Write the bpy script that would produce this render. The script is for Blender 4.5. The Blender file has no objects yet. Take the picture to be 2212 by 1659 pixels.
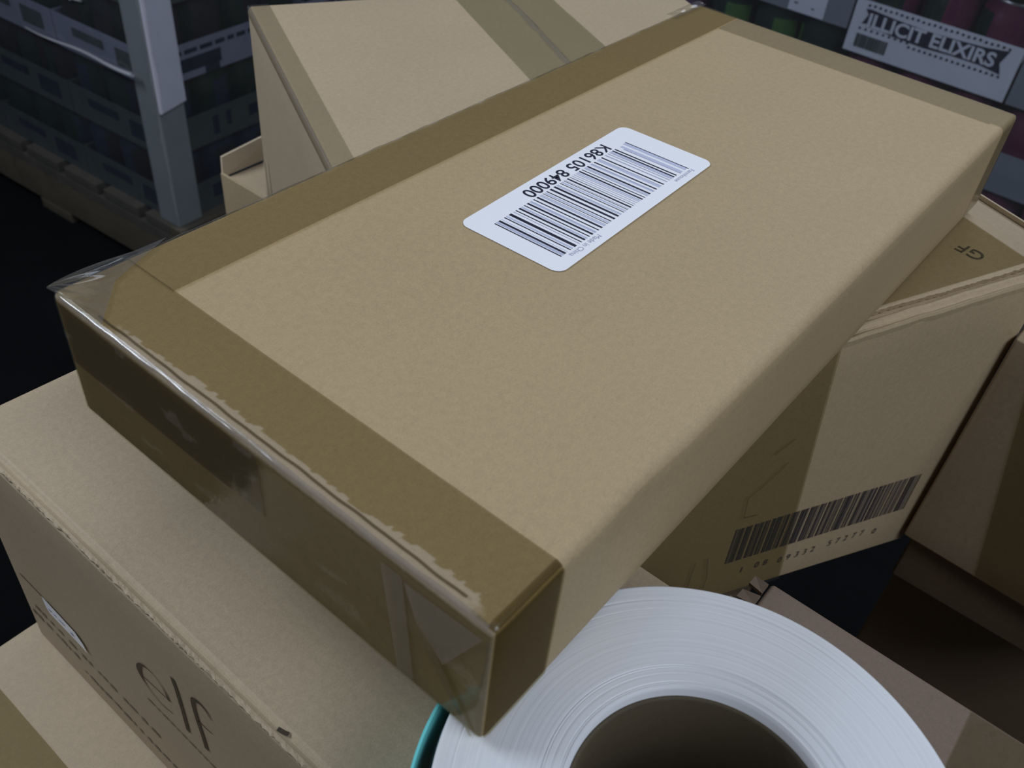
import bpy, math, random
import numpy as np
from mathutils import Vector, Matrix

# ------------------------------------------------------------------ camera
sc = bpy.context.scene
cam_d = bpy.data.cameras.new('camera'); cam = bpy.data.objects.new('camera', cam_d)
sc.collection.objects.link(cam); sc.camera = cam
cam_d.sensor_width = 36.0; cam_d.lens = 2001.22 / 2212 * 36.0
_R = [[0.63446352, -0.76852712, 0.0825961], [-0.47573294, -0.47248116, -0.74191625], [0.60920786, 0.43142511, -0.66538572]]
cam.matrix_world = Matrix(((_R[0][0], -_R[1][0], -_R[2][0], -0.09009), (_R[0][1], -_R[1][1], -_R[2][1], -0.06121),
                           (_R[0][2], -_R[1][2], -_R[2][2], 0.16692), (0, 0, 0, 1)))
cam_d.clip_start = 0.01; cam_d.clip_end = 30
cam_d.dof.use_dof = True; cam_d.dof.focus_distance = 0.33; cam_d.dof.aperture_fstop = 24

# ------------------------------------------------------------------ world, lamp and added fill lights, exposure
w = bpy.data.worlds.new('world'); sc.world = w; w.use_nodes = True
w.node_tree.nodes['Background'].inputs[0].default_value = (0.62, 0.72, 1.0, 1)
w.node_tree.nodes['Background'].inputs[1].default_value = 0.055
def area(name, loc, target, sx, sy, power, color):
    l = bpy.data.lights.new(name, 'AREA'); l.shape = 'RECTANGLE'; l.size = sx; l.size_y = sy; l.energy = power; l.color = color
    o = bpy.data.objects.new(name, l); sc.collection.objects.link(o); o.location = loc
    o.rotation_euler = (Vector(target) - Vector(loc)).to_track_quat('-Z', 'Y').to_euler()
    return o
area('ceiling_lamp', (-0.55, 1.45, 0.98), (0.15, 0.2, 0), 0.8, 0.5, 20, (0.78, 0.86, 1.0))
area('back_right_fill', (1.45, 0.15, 1.15), (0.3, 0.15, 0), 0.7, 0.4, 7.5, (0.80, 0.87, 1.0))  # unseen light added to brighten the back right
area('viewer_side_fill', (-0.05, -1.35, 1.55), (0.1, 0.1, 0), 1.4, 0.8, 25.5, (0.80, 0.87, 1.0))  # unseen fill added on the viewer's side to lift the near faces
sc.view_settings.view_transform = 'Standard'; sc.view_settings.look = 'None'
sc.view_settings.gamma = 1.0; sc.view_settings.use_curve_mapping = False
sc.view_settings.exposure = 0.0

rnd = random.Random(7)
COL = sc.collection

# ------------------------------------------------------------------ materials
def srgb(r, g, b):
    f = lambda c: (c / 255 / 12.92) if c / 255 <= 0.04045 else ((c / 255 + 0.055) / 1.055) ** 2.4
    return (f(r), f(g), f(b), 1)
def newmat(name):
    m = bpy.data.materials.new(name); m.use_nodes = True
    nt = m.node_tree; return m, nt, nt.nodes['Principled BSDF']
def node(nt, t, **kw):
    n = nt.nodes.new(t)
    for k, v in kw.items():
        if k.startswith('i_'):
            n.inputs[k[2:].replace('_', ' ')].default_value = v
        else: setattr(n, k, v)
    return n
def mixc(nt, fac, a, b, mode='MIX'):
    n = nt.nodes.new('ShaderNodeMix'); n.data_type = 'RGBA'; n.blend_type = mode
    for s, v in ((0, fac), (6, a), (7, b)):
        if isinstance(v, bpy.types.NodeSocket): nt.links.new(v, n.inputs[s])
        else: n.inputs[s].default_value = v
    return n.outputs[2]
def kraft(name, col, rough=0.62, flute=None, speck=1.0, fib=1.0):
    m, nt, b = newmat(name); L = nt.links.new
    tc = node(nt, 'ShaderNodeTexCoord')
    big = node(nt, 'ShaderNodeTexNoise', i_Scale=14.0, i_Detail=3.0); L(tc.outputs['Object'], big.inputs['Vector'])
    mid = node(nt, 'ShaderNodeTexNoise', i_Scale=420.0, i_Detail=4.0); L(tc.outputs['Object'], mid.inputs['Vector'])
    fine = node(nt, 'ShaderNodeTexNoise', i_Scale=1700.0, i_Detail=2.0); L(tc.outputs['Object'], fine.inputs['Vector'])
    mp = node(nt, 'ShaderNodeMapping'); mp.inputs['Scale'].default_value = (700, 3200, 1800); mp.inputs['Rotation'].default_value = (0.1, 0.2, 0.5)
    L(tc.outputs['Object'], mp.inputs['Vector'])
    fb = node(nt, 'ShaderNodeTexNoise', i_Scale=1.0, i_Detail=3.0); L(mp.outputs[0], fb.inputs['Vector'])
    c = Vector(col[:3])
    dk = (*(c * 0.93), 1); lt = (*(c * 1.06), 1)
    a = mixc(nt, big.outputs[0], dk, lt)
    r1 = node(nt, 'ShaderNodeMapRange'); r1.inputs[1].default_value = 0.3; r1.inputs[2].default_value = 0.7
    r1.inputs[3].default_value = 1 - 0.05 * speck; r1.inputs[4].default_value = 1 + 0.04 * speck; L(mid.outputs[0], r1.inputs[0])
    r2 = node(nt, 'ShaderNodeMapRange'); r2.inputs[1].default_value = 0.25; r2.inputs[2].default_value = 0.75
    r2.inputs[3].default_value = 1 - 0.09 * speck; r2.inputs[4].default_value = 1 + 0.08 * speck; L(fine.outputs[0], r2.inputs[0])
    mu = node(nt, 'ShaderNodeMath', operation='MULTIPLY'); L(r1.outputs[0], mu.inputs[0]); L(r2.outputs[0], mu.inputs[1])
    # dark fibres
    r3 = node(nt, 'ShaderNodeMapRange'); r3.inputs[1].default_value = 0.28; r3.inputs[2].default_value = 0.36
    r3.inputs[3].default_value = 1 - 0.16 * fib; r3.inputs[4].default_value = 1.0; L(fb.outputs[0], r3.inputs[0])
    mu2 = node(nt, 'ShaderNodeMath', operation='MULTIPLY'); L(mu.outputs[0], mu2.inputs[0]); L(r3.outputs[0], mu2.inputs[1])
    sc_ = node(nt, 'ShaderNodeVectorMath', operation='SCALE'); L(a, sc_.inputs[0]); L(mu2.outputs[0], sc_.inputs['Scale'])
    L(sc_.outputs[0], b.inputs['Base Color'])
    b.inputs['Roughness'].default_value = rough; b.inputs['Specular IOR Level'].default_value = 0.35
    bp = node(nt, 'ShaderNodeBump', i_Strength=0.16, i_Distance=0.0002); L(fine.outputs[0], bp.inputs['Height'])
    last = bp
    if flute:
        ax, per, st = flute
        wv = node(nt, 'ShaderNodeTexWave', wave_type='BANDS', bands_direction=ax, i_Scale=2 * math.pi / per / 20 * 1.0)
        wv.inputs['Distortion'].default_value = 0.6; L(tc.outputs['Object'], wv.inputs['Vector'])
        b2 = node(nt, 'ShaderNodeBump', i_Strength=st, i_Distance=0.0004); L(wv.outputs[1], b2.inputs['Height']); L(bp.outputs[0], b2.inputs['Normal']); last = b2
    L(last.outputs[0], b.inputs['Normal'])
    return m
def plain(name, col, rough=0.5, metal=0.0, noise=0.0, nscale=60, spec=0.5, emis=None):
    m, nt, b = newmat(name)
    b.inputs['Base Color'].default_value = col; b.inputs['Roughness'].default_value = rough
    b.inputs['Metallic'].default_value = metal; b.inputs['Specular IOR Level'].default_value = spec
    if noise:
        tc = node(nt, 'ShaderNodeTexCoord'); n = node(nt, 'ShaderNodeTexNoise', i_Scale=nscale, i_Detail=4.0)
        nt.links.new(tc.outputs['Object'], n.inputs['Vector']); c = Vector(col[:3])
        o = mixc(nt, n.outputs[0], (*(c * (1 - noise)), 1), (*(c * (1 + noise)), 1)); nt.links.new(o, b.inputs['Base Color'])
    return m
def film(name, tint, loose=(0.9, 0.89, 0.87, 1), rough=0.1, haze=0.03, bump=0.3, bscale=60, gloss=1.0, attr=True):
    """clear plastic: tinted transparency, fresnel gloss, a little haze; 'lift' = where the adhesive does not touch"""
    m = bpy.data.materials.new(name); m.use_nodes = True; nt = m.node_tree; nt.nodes.clear(); L = nt.links.new
    out = node(nt, 'ShaderNodeOutputMaterial'); tc = node(nt, 'ShaderNodeTexCoord')
    tr = node(nt, 'ShaderNodeBsdfTransparent'); gl = node(nt, 'ShaderNodeBsdfGlossy', i_Roughness=rough); df = node(nt, 'ShaderNodeBsdfDiffuse')
    df.inputs[0].default_value = (0.75, 0.76, 0.78, 1)
    n = node(nt, 'ShaderNodeTexNoise', i_Scale=bscale, i_Detail=3.0, i_Distortion=0.6); L(tc.outputs['Object'], n.inputs['Vector'])
    n2 = node(nt, 'ShaderNodeTexNoise', i_Scale=700.0, i_Detail=3.0); L(tc.outputs['Object'], n2.inputs['Vector'])
    if attr:
        at = node(nt, 'ShaderNodeAttribute', attribute_name='lift')
        mr = node(nt, 'ShaderNodeMapRange'); mr.inputs[1].default_value = 0.35; mr.inputs[2].default_value = 0.65
        ad = node(nt, 'ShaderNodeMath', operation='MULTIPLY_ADD'); ad.inputs[1].default_value = 0.35
        L(n2.outputs[0], ad.inputs[0]); s2 = node(nt, 'ShaderNodeMath', operation='SUBTRACT'); L(at.outputs['Fac'], s2.inputs[0]); s2.inputs[1].default_value = 0.17
        L(s2.outputs[0], ad.inputs[2]); L(ad.outputs[0], mr.inputs[0]); lift = mr.outputs[0]
    else: lift = None
    c = Vector(tint[:3])
    mott = mixc(nt, n2.outputs[0], (*(c * 0.96), 1), (*(c * 1.04), 1))
    if lift is not None: mott = mixc(nt, lift, mott, loose)
    L(mott, tr.inputs[0])
    bp = node(nt, 'ShaderNodeBump', i_Strength=bump, i_Distance=0.001); L(n.outputs[0], bp.inputs['Height'])
    L(bp.outputs[0], gl.inputs['Normal'])
    lw = node(nt, 'ShaderNodeLayerWeight'); lw.inputs['Blend'].default_value = 0.5
    p5 = node(nt, 'ShaderNodeMath', operation='POWER'); L(lw.outputs['Facing'], p5.inputs[0]); p5.inputs[1].default_value = 4.5
    fr = node(nt, 'ShaderNodeMath', operation='MULTIPLY_ADD'); L(p5.outputs[0], fr.inputs[0]); fr.inputs[1].default_value = 0.7; fr.inputs[2].default_value = 0.045
    fm = node(nt, 'ShaderNodeMath', operation='MULTIPLY'); L(fr.outputs[0], fm.inputs[0]); fm.inputs[1].default_value = gloss
    m1 = node(nt, 'ShaderNodeMixShader'); m1.inputs[0].default_value = haze
    if lift is not None:
        hz = node(nt, 'ShaderNodeMath', operation='MULTIPLY_ADD'); L(lift, hz.inputs[0]); hz.inputs[1].default_value = 0.05; hz.inputs[2].default_value = haze
        L(hz.outputs[0], m1.inputs[0])
    L(tr.outputs[0], m1.inputs[1]); L(df.outputs[0], m1.inputs[2])
    m2 = node(nt, 'ShaderNodeMixShader'); L(fm.outputs[0], m2.inputs[0]); L(m1.outputs[0], m2.inputs[1]); L(gl.outputs[0], m2.inputs[2])
    L(m2.outputs[0], out.inputs['Surface'])
    return m

KR = (0.415, 0.315, 0.178, 1)
M_main = kraft('kraft_main', (0.418, 0.312, 0.172, 1))
M_pink = kraft('kraft_pinkish', (0.44, 0.345, 0.225, 1), flute=('Y', 0.006, 0.05))
M_elf = kraft('kraft_left', (0.44, 0.345, 0.225, 1), flute=('X', 0.005, 0.08))
M_right = kraft('kraft_right', (0.44, 0.335, 0.20, 1), flute=('X', 0.006, 0.04))
M_edge = kraft('kraft_cut_edge', (0.55, 0.45, 0.31, 1), rough=0.8)
M_tape = film('tape_clear', (0.70, 0.665, 0.51, 1), rough=0.15, bump=0.25, bscale=90, gloss=0.6)
M_tape_dull = film('tape_clear_dull', (0.66, 0.62, 0.46, 1), rough=0.3, bump=0.2, bscale=90, gloss=0.15, haze=0.01)
M_shade_line = film('crease_shade_line', (0.5, 0.47, 0.42, 1), rough=0.2, bump=0.1, bscale=90, gloss=0.4, haze=0.0)  # dark tint painting the shade line along the tape fold
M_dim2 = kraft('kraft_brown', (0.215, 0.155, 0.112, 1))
M_kraft_shade = kraft('kraft_shade', (0.20, 0.145, 0.085, 1))  # kraft with the shade of the gap put into its colour
M_tape_pale = film('tape_clear_pale', (0.83, 0.82, 0.76, 1), rough=0.2, bump=0.2, bscale=70)
M_pucker = film('tape_puckered', (0.76, 0.73, 0.62, 1), loose=(0.80, 0.77, 0.67, 1), rough=0.13, bump=0.4, bscale=55, haze=0.02, gloss=0.7)
M_wrap = film('stretch_film', (0.90, 0.92, 0.94, 1), rough=0.10, bump=1.0, bscale=16, haze=0.03, attr=False, gloss=1.2)
M_ink = plain('ink_black', (0.012, 0.012, 0.03, 1), 0.5)
M_inkgrey = plain('ink_grey', (0.36, 0.38, 0.52, 1), 0.5)
M_inkfaint = plain('ink_faint', (0.52, 0.55, 0.70, 1), 0.5)
M_inkbox = plain('ink_on_kraft', (0.075, 0.06, 0.055, 1), 0.6)
M_inkbrown = plain('ink_logo', (0.045, 0.03, 0.015, 1), 0.6)
M_inksmear = plain('ink_smear', (0.20, 0.155, 0.10, 1), 0.6)
M_label = plain('label_paper', (0.88, 0.885, 0.90, 1), 0.45)
M_white = plain('white_card', (0.47, 0.49, 0.56, 1), 0.5, noise=0.08, nscale=25)
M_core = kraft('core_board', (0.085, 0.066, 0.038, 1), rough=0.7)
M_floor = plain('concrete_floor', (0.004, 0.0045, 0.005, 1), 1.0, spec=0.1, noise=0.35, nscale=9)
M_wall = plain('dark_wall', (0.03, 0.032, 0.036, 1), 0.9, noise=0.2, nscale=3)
M_wood = plain('pallet_wood', (0.075, 0.062, 0.040, 1), 0.8, noise=0.35, nscale=22)

# ------------------------------------------------------------------ object helpers
def link(o): COL.objects.link(o); return o
def tag(o, label=None, cat=None, group=None, kind=None):
    if label: o['label'] = label
    if cat: o['category'] = cat
    if group: o['group'] = group
    if kind: o['kind'] = kind
    return o
def empty(name, loc, rz=0):
    o = bpy.data.objects.new(name, None); o.empty_display_size = 0.02; link(o); o.location = loc; o.rotation_euler.z = rz
    bpy.context.view_layer.update(); return o
def mesh(name, V, F, mat, parent=None, smooth=False, attr=None, world=True):
    me = bpy.data.meshes.new(name); me.from_pydata([tuple(map(float, v)) for v in V], [], F); me.validate()
    if attr is not None:
        a = me.attributes.new('lift', 'FLOAT', 'POINT'); a.data.foreach_set('value', np.asarray(attr, dtype=np.float32))
    if smooth: me.polygons.foreach_set('use_smooth', [True] * len(me.polygons))
    me.materials.append(mat); me.update()
    o = link(bpy.data.objects.new(name, me))
    if parent:
        o.parent = parent
        if world: o.matrix_parent_inverse = parent.matrix_world.inverted()   # vertices are given in world space
    return o
def axis(L, r0, r1, n):
    a = [0, .15 * r0, .35 * r0, .65 * r0, r0]; b = [L - r1, L - .65 * r1, L - .35 * r1, L - .15 * r1, L]
    mid = [r0 + (L - r0 - r1) * i / n for i in range(1, n)]
    return a + mid + b
def rounded(p, L, lo, hi, off=0.0):
    t = [0, 0, 0]; q = [0, 0, 0]; rr = [0, 0, 0]
    for i in range(3):
        q[i] = min(max(p[i], lo[i]), L[i] - hi[i]); d = p[i] - q[i]; r = lo[i] if d < 0 else hi[i]
        rr[i] = r; t[i] = d / r if r else 0
    n = math.sqrt(sum(x * x for x in t)) or 1
    return [q[i] + t[i] / n * (rr[i] + off) for i in range(3)]
def rbox(name, P, mat, parent=None, r=0.002, n=(6, 6, 6), lo=None, hi=None, disp=None, lofn=None):
    """rounded, subdivided hexahedron; P = 8 corners, index = x + 2*y + 4*z"""
    P = np.array(P, float); g = lambda a, b: np.linalg.norm(P[a] - P[b])
    L = [(g(0, 1) + g(2, 3)) / 2, (g(0, 2) + g(1, 3)) / 2, (g(0, 4) + g(1, 5)) / 2]
    lo = lo or [r] * 3; hi = hi or [r] * 3
    A = [axis(L[i], lo[i], hi[i], n[i]) for i in range(3)]; N = [len(a) - 1 for a in A]
    idx = {}; V = []; F = []
    def vid(i, j, k):
        if (i, j, k) not in idx:
            p = [A[0][i], A[1][j], A[2][k]]; p = rounded(p, L, lofn(p) if lofn else lo, hi)
            if disp: p = disp(p, L)
            u, v, w_ = p[0] / L[0], p[1] / L[1], p[2] / L[2]
            x = sum(P[c] * ((u if c & 1 else 1 - u) * (v if c & 2 else 1 - v) * (w_ if c & 4 else 1 - w_)) for c in range(8))
            idx[(i, j, k)] = len(V); V.append(x)
        return idx[(i, j, k)]
    for i in range(N[0]):
        for j in range(N[1]):
            F.append((vid(i, j, 0), vid(i, j + 1, 0), vid(i + 1, j + 1, 0), vid(i + 1, j, 0)))
            F.append((vid(i, j, N[2]), vid(i + 1, j, N[2]), vid(i + 1, j + 1, N[2]), vid(i, j + 1, N[2])))
    for i in range(N[0]):
        for k in range(N[2]):
            F.append((vid(i, 0, k), vid(i + 1, 0, k), vid(i + 1, 0, k + 1), vid(i, 0, k + 1)))
            F.append((vid(i, N[1], k), vid(i, N[1], k + 1), vid(i + 1, N[1], k + 1), vid(i + 1, N[1], k)))
    for j in range(N[1]):
        for k in range(N[2]):
            F.append((vid(0, j, k), vid(0, j, k + 1), vid(0, j + 1, k + 1), vid(0, j + 1, k)))
            F.append((vid(N[0], j, k), vid(N[0], j + 1, k), vid(N[0], j + 1, k + 1), vid(N[0], j, k + 1)))
    return mesh(name, V, F, mat, parent, smooth=True)
def hexa(x0, x1, y0, y1, z0, z1):
    return [(x, y, z) for z in (z0, z1) for y in (y0, y1) for x in (x0, x1)]
def yawhex(o, a, dx, dy, z0, z1):
    """corner o, yaw a, sizes along local x and y"""
    c, s = math.cos(a), math.sin(a)
    return [(o[0] + c * i * dx - s * j * dy, o[1] + s * i * dx + c * j * dy, z) for z in (z0, z1) for j in (0, 1) for i in (0, 1)]
def sheet(name, fn, us, vs, mat, parent=None, lift=None, thick=0.0):
    V = []; A = []
    for u in us:
        for v in vs:
            V.append(fn(u, v)); A.append(lift(u, v) if lift else 0.0)
    m = len(vs); F = [(i * m + j, (i + 1) * m + j, (i + 1) * m + j + 1, i * m + j + 1) for i in range(len(us) - 1) for j in range(m - 1)]
    return mesh(name, V, F, mat, parent, smooth=True, attr=A)
def lin(a, b, n): return [a + (b - a) * i / n for i in range(n + 1)]
def polys(name, quads, mat, parent, frame, h=0.00006):
    """thin raised print: list of 2-D polygons in a frame (origin, ex, ey, en), each a closed little prism"""
    O, X, Y, Nn = [np.array(v, float) for v in frame]; V = []; F = []
    for q in quads:
        b = len(V); n = len(q)
        for (x, y) in q: V.append(O + X * x + Y * y + Nn * h)
        F.append(tuple(range(b, b + n)))
    return mesh(name, V, F, mat, parent)
def rect(x0, x1, y0, y1): return [(x0, y0), (x1, y0), (x1, y1), (x0, y1)]
def text(name, body, size, mat, parent, frame, at, align='LEFT', sx=1.0, h=0.00007, bold=0.0):
    cu = bpy.data.curves.new(name, 'FONT'); cu.body = body; cu.size = 1.0; cu.align_x = align; cu.offset = bold
    t = bpy.data.objects.new(name, cu); link(t); bpy.context.view_layer.update()
    dg = bpy.context.evaluated_depsgraph_get(); me = bpy.data.meshes.new_from_object(t.evaluated_get(dg))
    vs = [(v.co.x * size * sx + at[0], v.co.y * size + at[1]) for v in me.vertices]; fs = [tuple(p.vertices) for p in me.polygons]
    bpy.data.objects.remove(t); bpy.data.curves.remove(cu); bpy.data.meshes.remove(me)
    O, X, Y, Nn = [np.array(v, float) for v in frame]
    return mesh(name, [O + X * x + Y * y + Nn * h for x, y in vs], fs, mat, parent)
def ribbon(pts, ws):
    """variable width stroke -> quads"""
    out = []; P = [np.array(p, float) for p in pts]; Ls = []; Rs = []
    for i, p in enumerate(P):
        d = P[min(i + 1, len(P) - 1)] - P[max(i - 1, 0)]; d /= np.linalg.norm(d); n = np.array([-d[1], d[0]])
        Ls.append(p + n * ws[i] / 2); Rs.append(p - n * ws[i] / 2)
    for i in range(len(P) - 1): out.append([tuple(Ls[i]), tuple(Rs[i]), tuple(Rs[i + 1]), tuple(Ls[i + 1])])
    return out
def smooth_pts(pts, n=4):
    P = [np.array(p, float) for p in pts]; out = []
    for i in range(len(P) - 1):
        p0, p1, p2, p3 = P[max(i - 1, 0)], P[i], P[i + 1], P[min(i + 2, len(P) - 1)]
        for k in range(n):
            t = k / n; out.append(0.5 * ((2 * p1) + (-p0 + p2) * t + (2 * p0 - 5 * p1 + 4 * p2 - p3) * t * t + (-p0 + 3 * p1 - 3 * p2 + p3) * t ** 3))
    out.append(P[-1]); return out
def lathe(name, prof, mat, parent=None, c=(0, 0, 0), n=96, closed=False, smooth=True, world=True):
    V = []; F = []; m = len(prof)
    for i in range(n):
        a = 2 * math.pi * i / n
        for r, z in prof: V.append((c[0] + r * math.cos(a), c[1] + r * math.sin(a), c[2] + z))
    for i in range(n):
        i2 = (i + 1) % n
        for j in range(m if closed else m - 1):
            j2 = (j + 1) % m; F.append((i * m + j, i2 * m + j, i2 * m + j2, i * m + j2))
    return mesh(name, V, F, mat, parent, smooth=smooth, world=world)
def vn(x, y, s=1.0, seed=0.0):
    return (math.sin(x * 12.9 * s + seed) + math.sin(y * 17.3 * s + 1.7 * seed + 2) + math.sin((x + y) * 7.7 * s + seed * 3)
            + math.sin((x - y) * 23.1 * s + 0.5 + seed) * 0.6) / 3.6

# ------------------------------------------------------------------ setting
F_Z = -0.895
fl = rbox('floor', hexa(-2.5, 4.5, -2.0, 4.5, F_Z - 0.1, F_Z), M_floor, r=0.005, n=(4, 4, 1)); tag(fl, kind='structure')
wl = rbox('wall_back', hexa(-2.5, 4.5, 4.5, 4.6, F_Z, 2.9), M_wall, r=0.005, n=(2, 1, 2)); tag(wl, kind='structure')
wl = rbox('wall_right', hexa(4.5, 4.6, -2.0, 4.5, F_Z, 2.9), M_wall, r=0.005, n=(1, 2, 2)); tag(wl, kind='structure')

# ------------------------------------------------------------------ MAIN flat carton
ML, MW, MH = 0.362, 0.1666, 0.0463
main = tag(empty('flat_carton', (ML / 2, MW / 2, -MH)), 'flat kraft carton with clear tape around its edges and a white barcode label on top', 'box')
mlo = [0.0022, 0.0050, 0.0022]; mhi = [0.0022, 0.0022, 0.0026]
def mlofn(p):
    e = min(1.0, max(0.0, (min(p[0], 0.362 - p[0]) - 0.004) / 0.07)); return [0.0022, 0.0016 + 0.0040 * e * e * (3 - 2 * e), 0.0022]
def mdisp(p, L):
    x, y, z = p
    if z > L[2] - 0.012:   # slight sag of the lid and a soft crush in the untaped long edge
        f = (z - (L[2] - 0.012)) / 0.012
        z -= f * 0.0003 * math.sin(math.pi * min(max(x / L[0], 0), 1)) * math.sin(math.pi * min(max(y / L[1], 0), 1))
    e = math.exp(-((x - 0.058) / 0.012) ** 2) * math.exp(-((y) / 0.008) ** 2) * math.exp(-((z - L[2] * 0.75) / 0.015) ** 2)
    return [x, y + 0.0013 * e, z]
rbox('carton_body', hexa(0, ML, 0, MW, -MH, 0), M_main, main, n=(60, 28, 8), lo=[0.0022, 0.0056, 0.0022], hi=mhi, disp=mdisp, lofn=mlofn)
def msurf(x, y, z, off):
    p = rounded([x, y, z + MH], [ML, MW, MH], mlofn((x, y, z)), mhi, off); p2 = mdisp(p, [ML, MW, MH])
    return (p2[0], p2[1], p2[2] - MH)
def strip_s(a, b, fine_at, n):   # sample positions, denser round the fold
    s = sorted(set([round(v, 6) for v in lin(a, b, n)] + [round(fine_at + d * 0.0006, 6) for d in range(-7, 8)])); return [v for v in s if a <= v <= b]
TW = 0.0243
# short near end, wraps over the top edge (s<0: top, s>0: down the end face)
def f_ab(s, v):
    x, z = (-s, 0) if s < 0 else (0, -s)
    o = 0.0003 + 0.00015 * max(0, vn(s * 8, v * 3, 3, 1.0))
    p = msurf(x, v, z, o)
    return p
def l_ab(s, v):
    if s < 0:
        edge = 0.0050 + 0.0014 * vn(v * 6, 0, 2, 4) + 0.0009 * vn(v * 30, 0, 2, 1) + 0.0007 * vn(v * 90, 0, 2, 1)
        fade = min(1, max(0, (0.150 - v) / 0.02)) * min(1, max(0.0, (v - 0.000) / 0.01))
        a = 1.0 if -s < edge else 0.0
        cr = math.hypot(-s, MW - v)
        return max(a * fade * 0.75, max(0, 1 - cr / 0.022) * 0.9)
    a = max(0, 1 - s / 0.0035) * 0.9
    return max(a, 0.42 * (vn(v * 5, s * 14, 2.2, 7) > 0.42) * (s > 0.016))
ab = sheet('packing_tape', f_ab, strip_s(-TW, MH - 0.0012, 0, 70), lin(0.0, MW - 0.0004, 150), M_tape, main, lift=l_ab)
tag(ab, 'clear tape over the near short edge')
# second run low on the end face and folded end pieces
def f_face(off, s0):
    return lambda s, v: (-(off), v, -s)
def l_face(s, v): return 0.55 if (vn(v * 7, s * 12, 2.4, 3) > 0.5) else 0.0
t2 = sheet('packing_tape', lambda s, v: (-0.0005, v, -s), lin(0.0020, 0.0245 + 0.0, 10), lin(0.076, MW - 0.002, 60), M_tape, main, lift=l_face)
V = [(-0.0008, 0.0255, -0.0050), (-0.0008, 0.0022, -0.0036), (-0.0008, 0.0128, -0.0250), (-0.0008, 0.0212, -0.0170)]
mesh('tape_fold', V, [(0, 1, 2, 3)], M_tape_pale, ab, attr=[.6] * 4)
V = [(-0.0010, 0.0220, -0.0150), (-0.0010, 0.0130, -0.0250), (-0.0010, 0.0022, -0.0445), (-0.0010, 0.0030, -0.0455), (-0.0010, 0.0180, -0.0238)]
mesh('tape_fold', V, [(0, 1, 2, 3, 4)], M_tape, ab, attr=[0] * 5)
V = [(-0.0007, 0.0262, -0.0040), (-0.0007, 0.0330, -0.0040), (-0.0007, 0.0270, -0.0462), (-0.0007, 0.0215, -0.0462)]
mesh('tape_fold', V, [(0, 1, 2, 3)], M_tape_pale, ab, attr=[.5] * 4)
# tape ends folded on to the long near face, two layers
def f_wrap(x0, off):
    def f(s, v):
        y, z = (-s, 0) if s < 0 else (0, -s)
        return msurf(x0 + v, y, z, off)
    return f
for off in (0.0003, 0.0006):
    sheet('packing_tape', f_wrap(0.0006, off), strip_s(-0.0024 if off < .0005 else 0.001, MH - 0.0012, 0, 24), lin(0, TW - 0.0006, 12), M_tape_dull, main)
sheet('packing_tape', f_wrap(ML - 0.021, 0.0003), strip_s(-0.0062, MH - 0.0012, 0, 24), lin(0, 0.0204, 12), M_tape_pale, main)
# far long edge
def f_ac(s, u):
    y, z = (MW + s, 0) if s < 0 else (MW, -s)
    bulge = 0.0006 * max(0, vn(u * 9, 0.3, 2.5, 2)) * math.exp(-(s / 0.004) ** 2)
    p = msurf(u, y, z, 0.00055 + bulge); return p
def l_ac(s, u):
    a = max(0, 1 - math.hypot(u, s * 0.8) / 0.026)
    b = 0.9 if (abs(s) < 0.0018 + 0.001 * vn(u * 20, 0, 1.5, 5)) else 0
    return max(a, b)
tag(sheet('packing_tape', f_ac, strip_s(-TW, MH - 0.0012, 0, 50), lin(0.0236, ML - 0.0004, 260), M_tape, main, lift=l_ac), 'clear tape along the far long edge')
# far short edge
def f_cd(s, v):
    x, z = (ML + s, 0) if s < 0 else (ML, -s)
    return msurf(x, v, z, 0.0003)
sheet('packing_tape', f_cd, strip_s(-0.0225, MH - 0.0012, 0, 50), lin(0.0062, MW - 0.0245, 60), M_tape_pale, main, lift=lambda s, v: 0.8 if abs(s) < .0015 else 0)
# puckered, bridging film at the near far-left corner
def f_pk(u, v):      # fan from the corner: u = radius, v = angle
    a = (0.0006, 0.1420); b = (0.0150, 0.1575); c = (0.0385, MW - 0.0002)
    if v < 0.45: t = v / 0.45; e = (a[0] + (b[0] - a[0]) * t, a[1] + (b[1] - a[1]) * t)
    else: t = (v - 0.45) / 0.55; e = (b[0] + (c[0] - b[0]) * t, b[1] + (c[1] - b[1]) * t)
    x = -0.0008 + (e[0] + 0.0008) * u; y = MW + 0.0006 + (e[1] - MW - 0.0006) * u
    rid = 0
    for (v0, w_, h_, bend) in ((0.04, 0.03, 0.9, 0.05), (0.19, 0.035, 1.0, 0.10), (0.33, 0.05, 0.8, -0.1), (0.52, 0.04, 1.0, 0.08), (0.70, 0.06, 0.6, 0.02), (0.90, 0.05, 0.8, 0.0)):
        rid += h_ * math.exp(-((v - v0 - bend * (u - .5)) / w_) ** 2)
    return (x, y, 0.0008 + 0.0020 * rid * math.sin(math.pi * min(1, u ** 0.7)) + 0.0002 * (1 - u))
pk = sheet('tape_pucker', f_pk, lin(0.02, 1, 30), lin(0, 1, 110), M_pucker, main, lift=lambda u, v: 0.9)
tag(pk, 'wrinkled shiny loose tape at the corner')
def f_pk2(u, v):     # small crumple over the rear right top corner
    x = ML - 0.030 + u * 0.030; y = MW - 0.004 + v * 0.006
    return (x, y, 0.0009 + 0.0013 * abs(math.sin(u * 9 + v * 2)) * (0.4 + 0.6 * u) * (1 - abs(2 * v - 1)) )
sheet('tape_pucker', f_pk2, lin(0, 1, 50), lin(0, 1, 10), M_pucker, main, lift=lambda u, v: 0.9)
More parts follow.
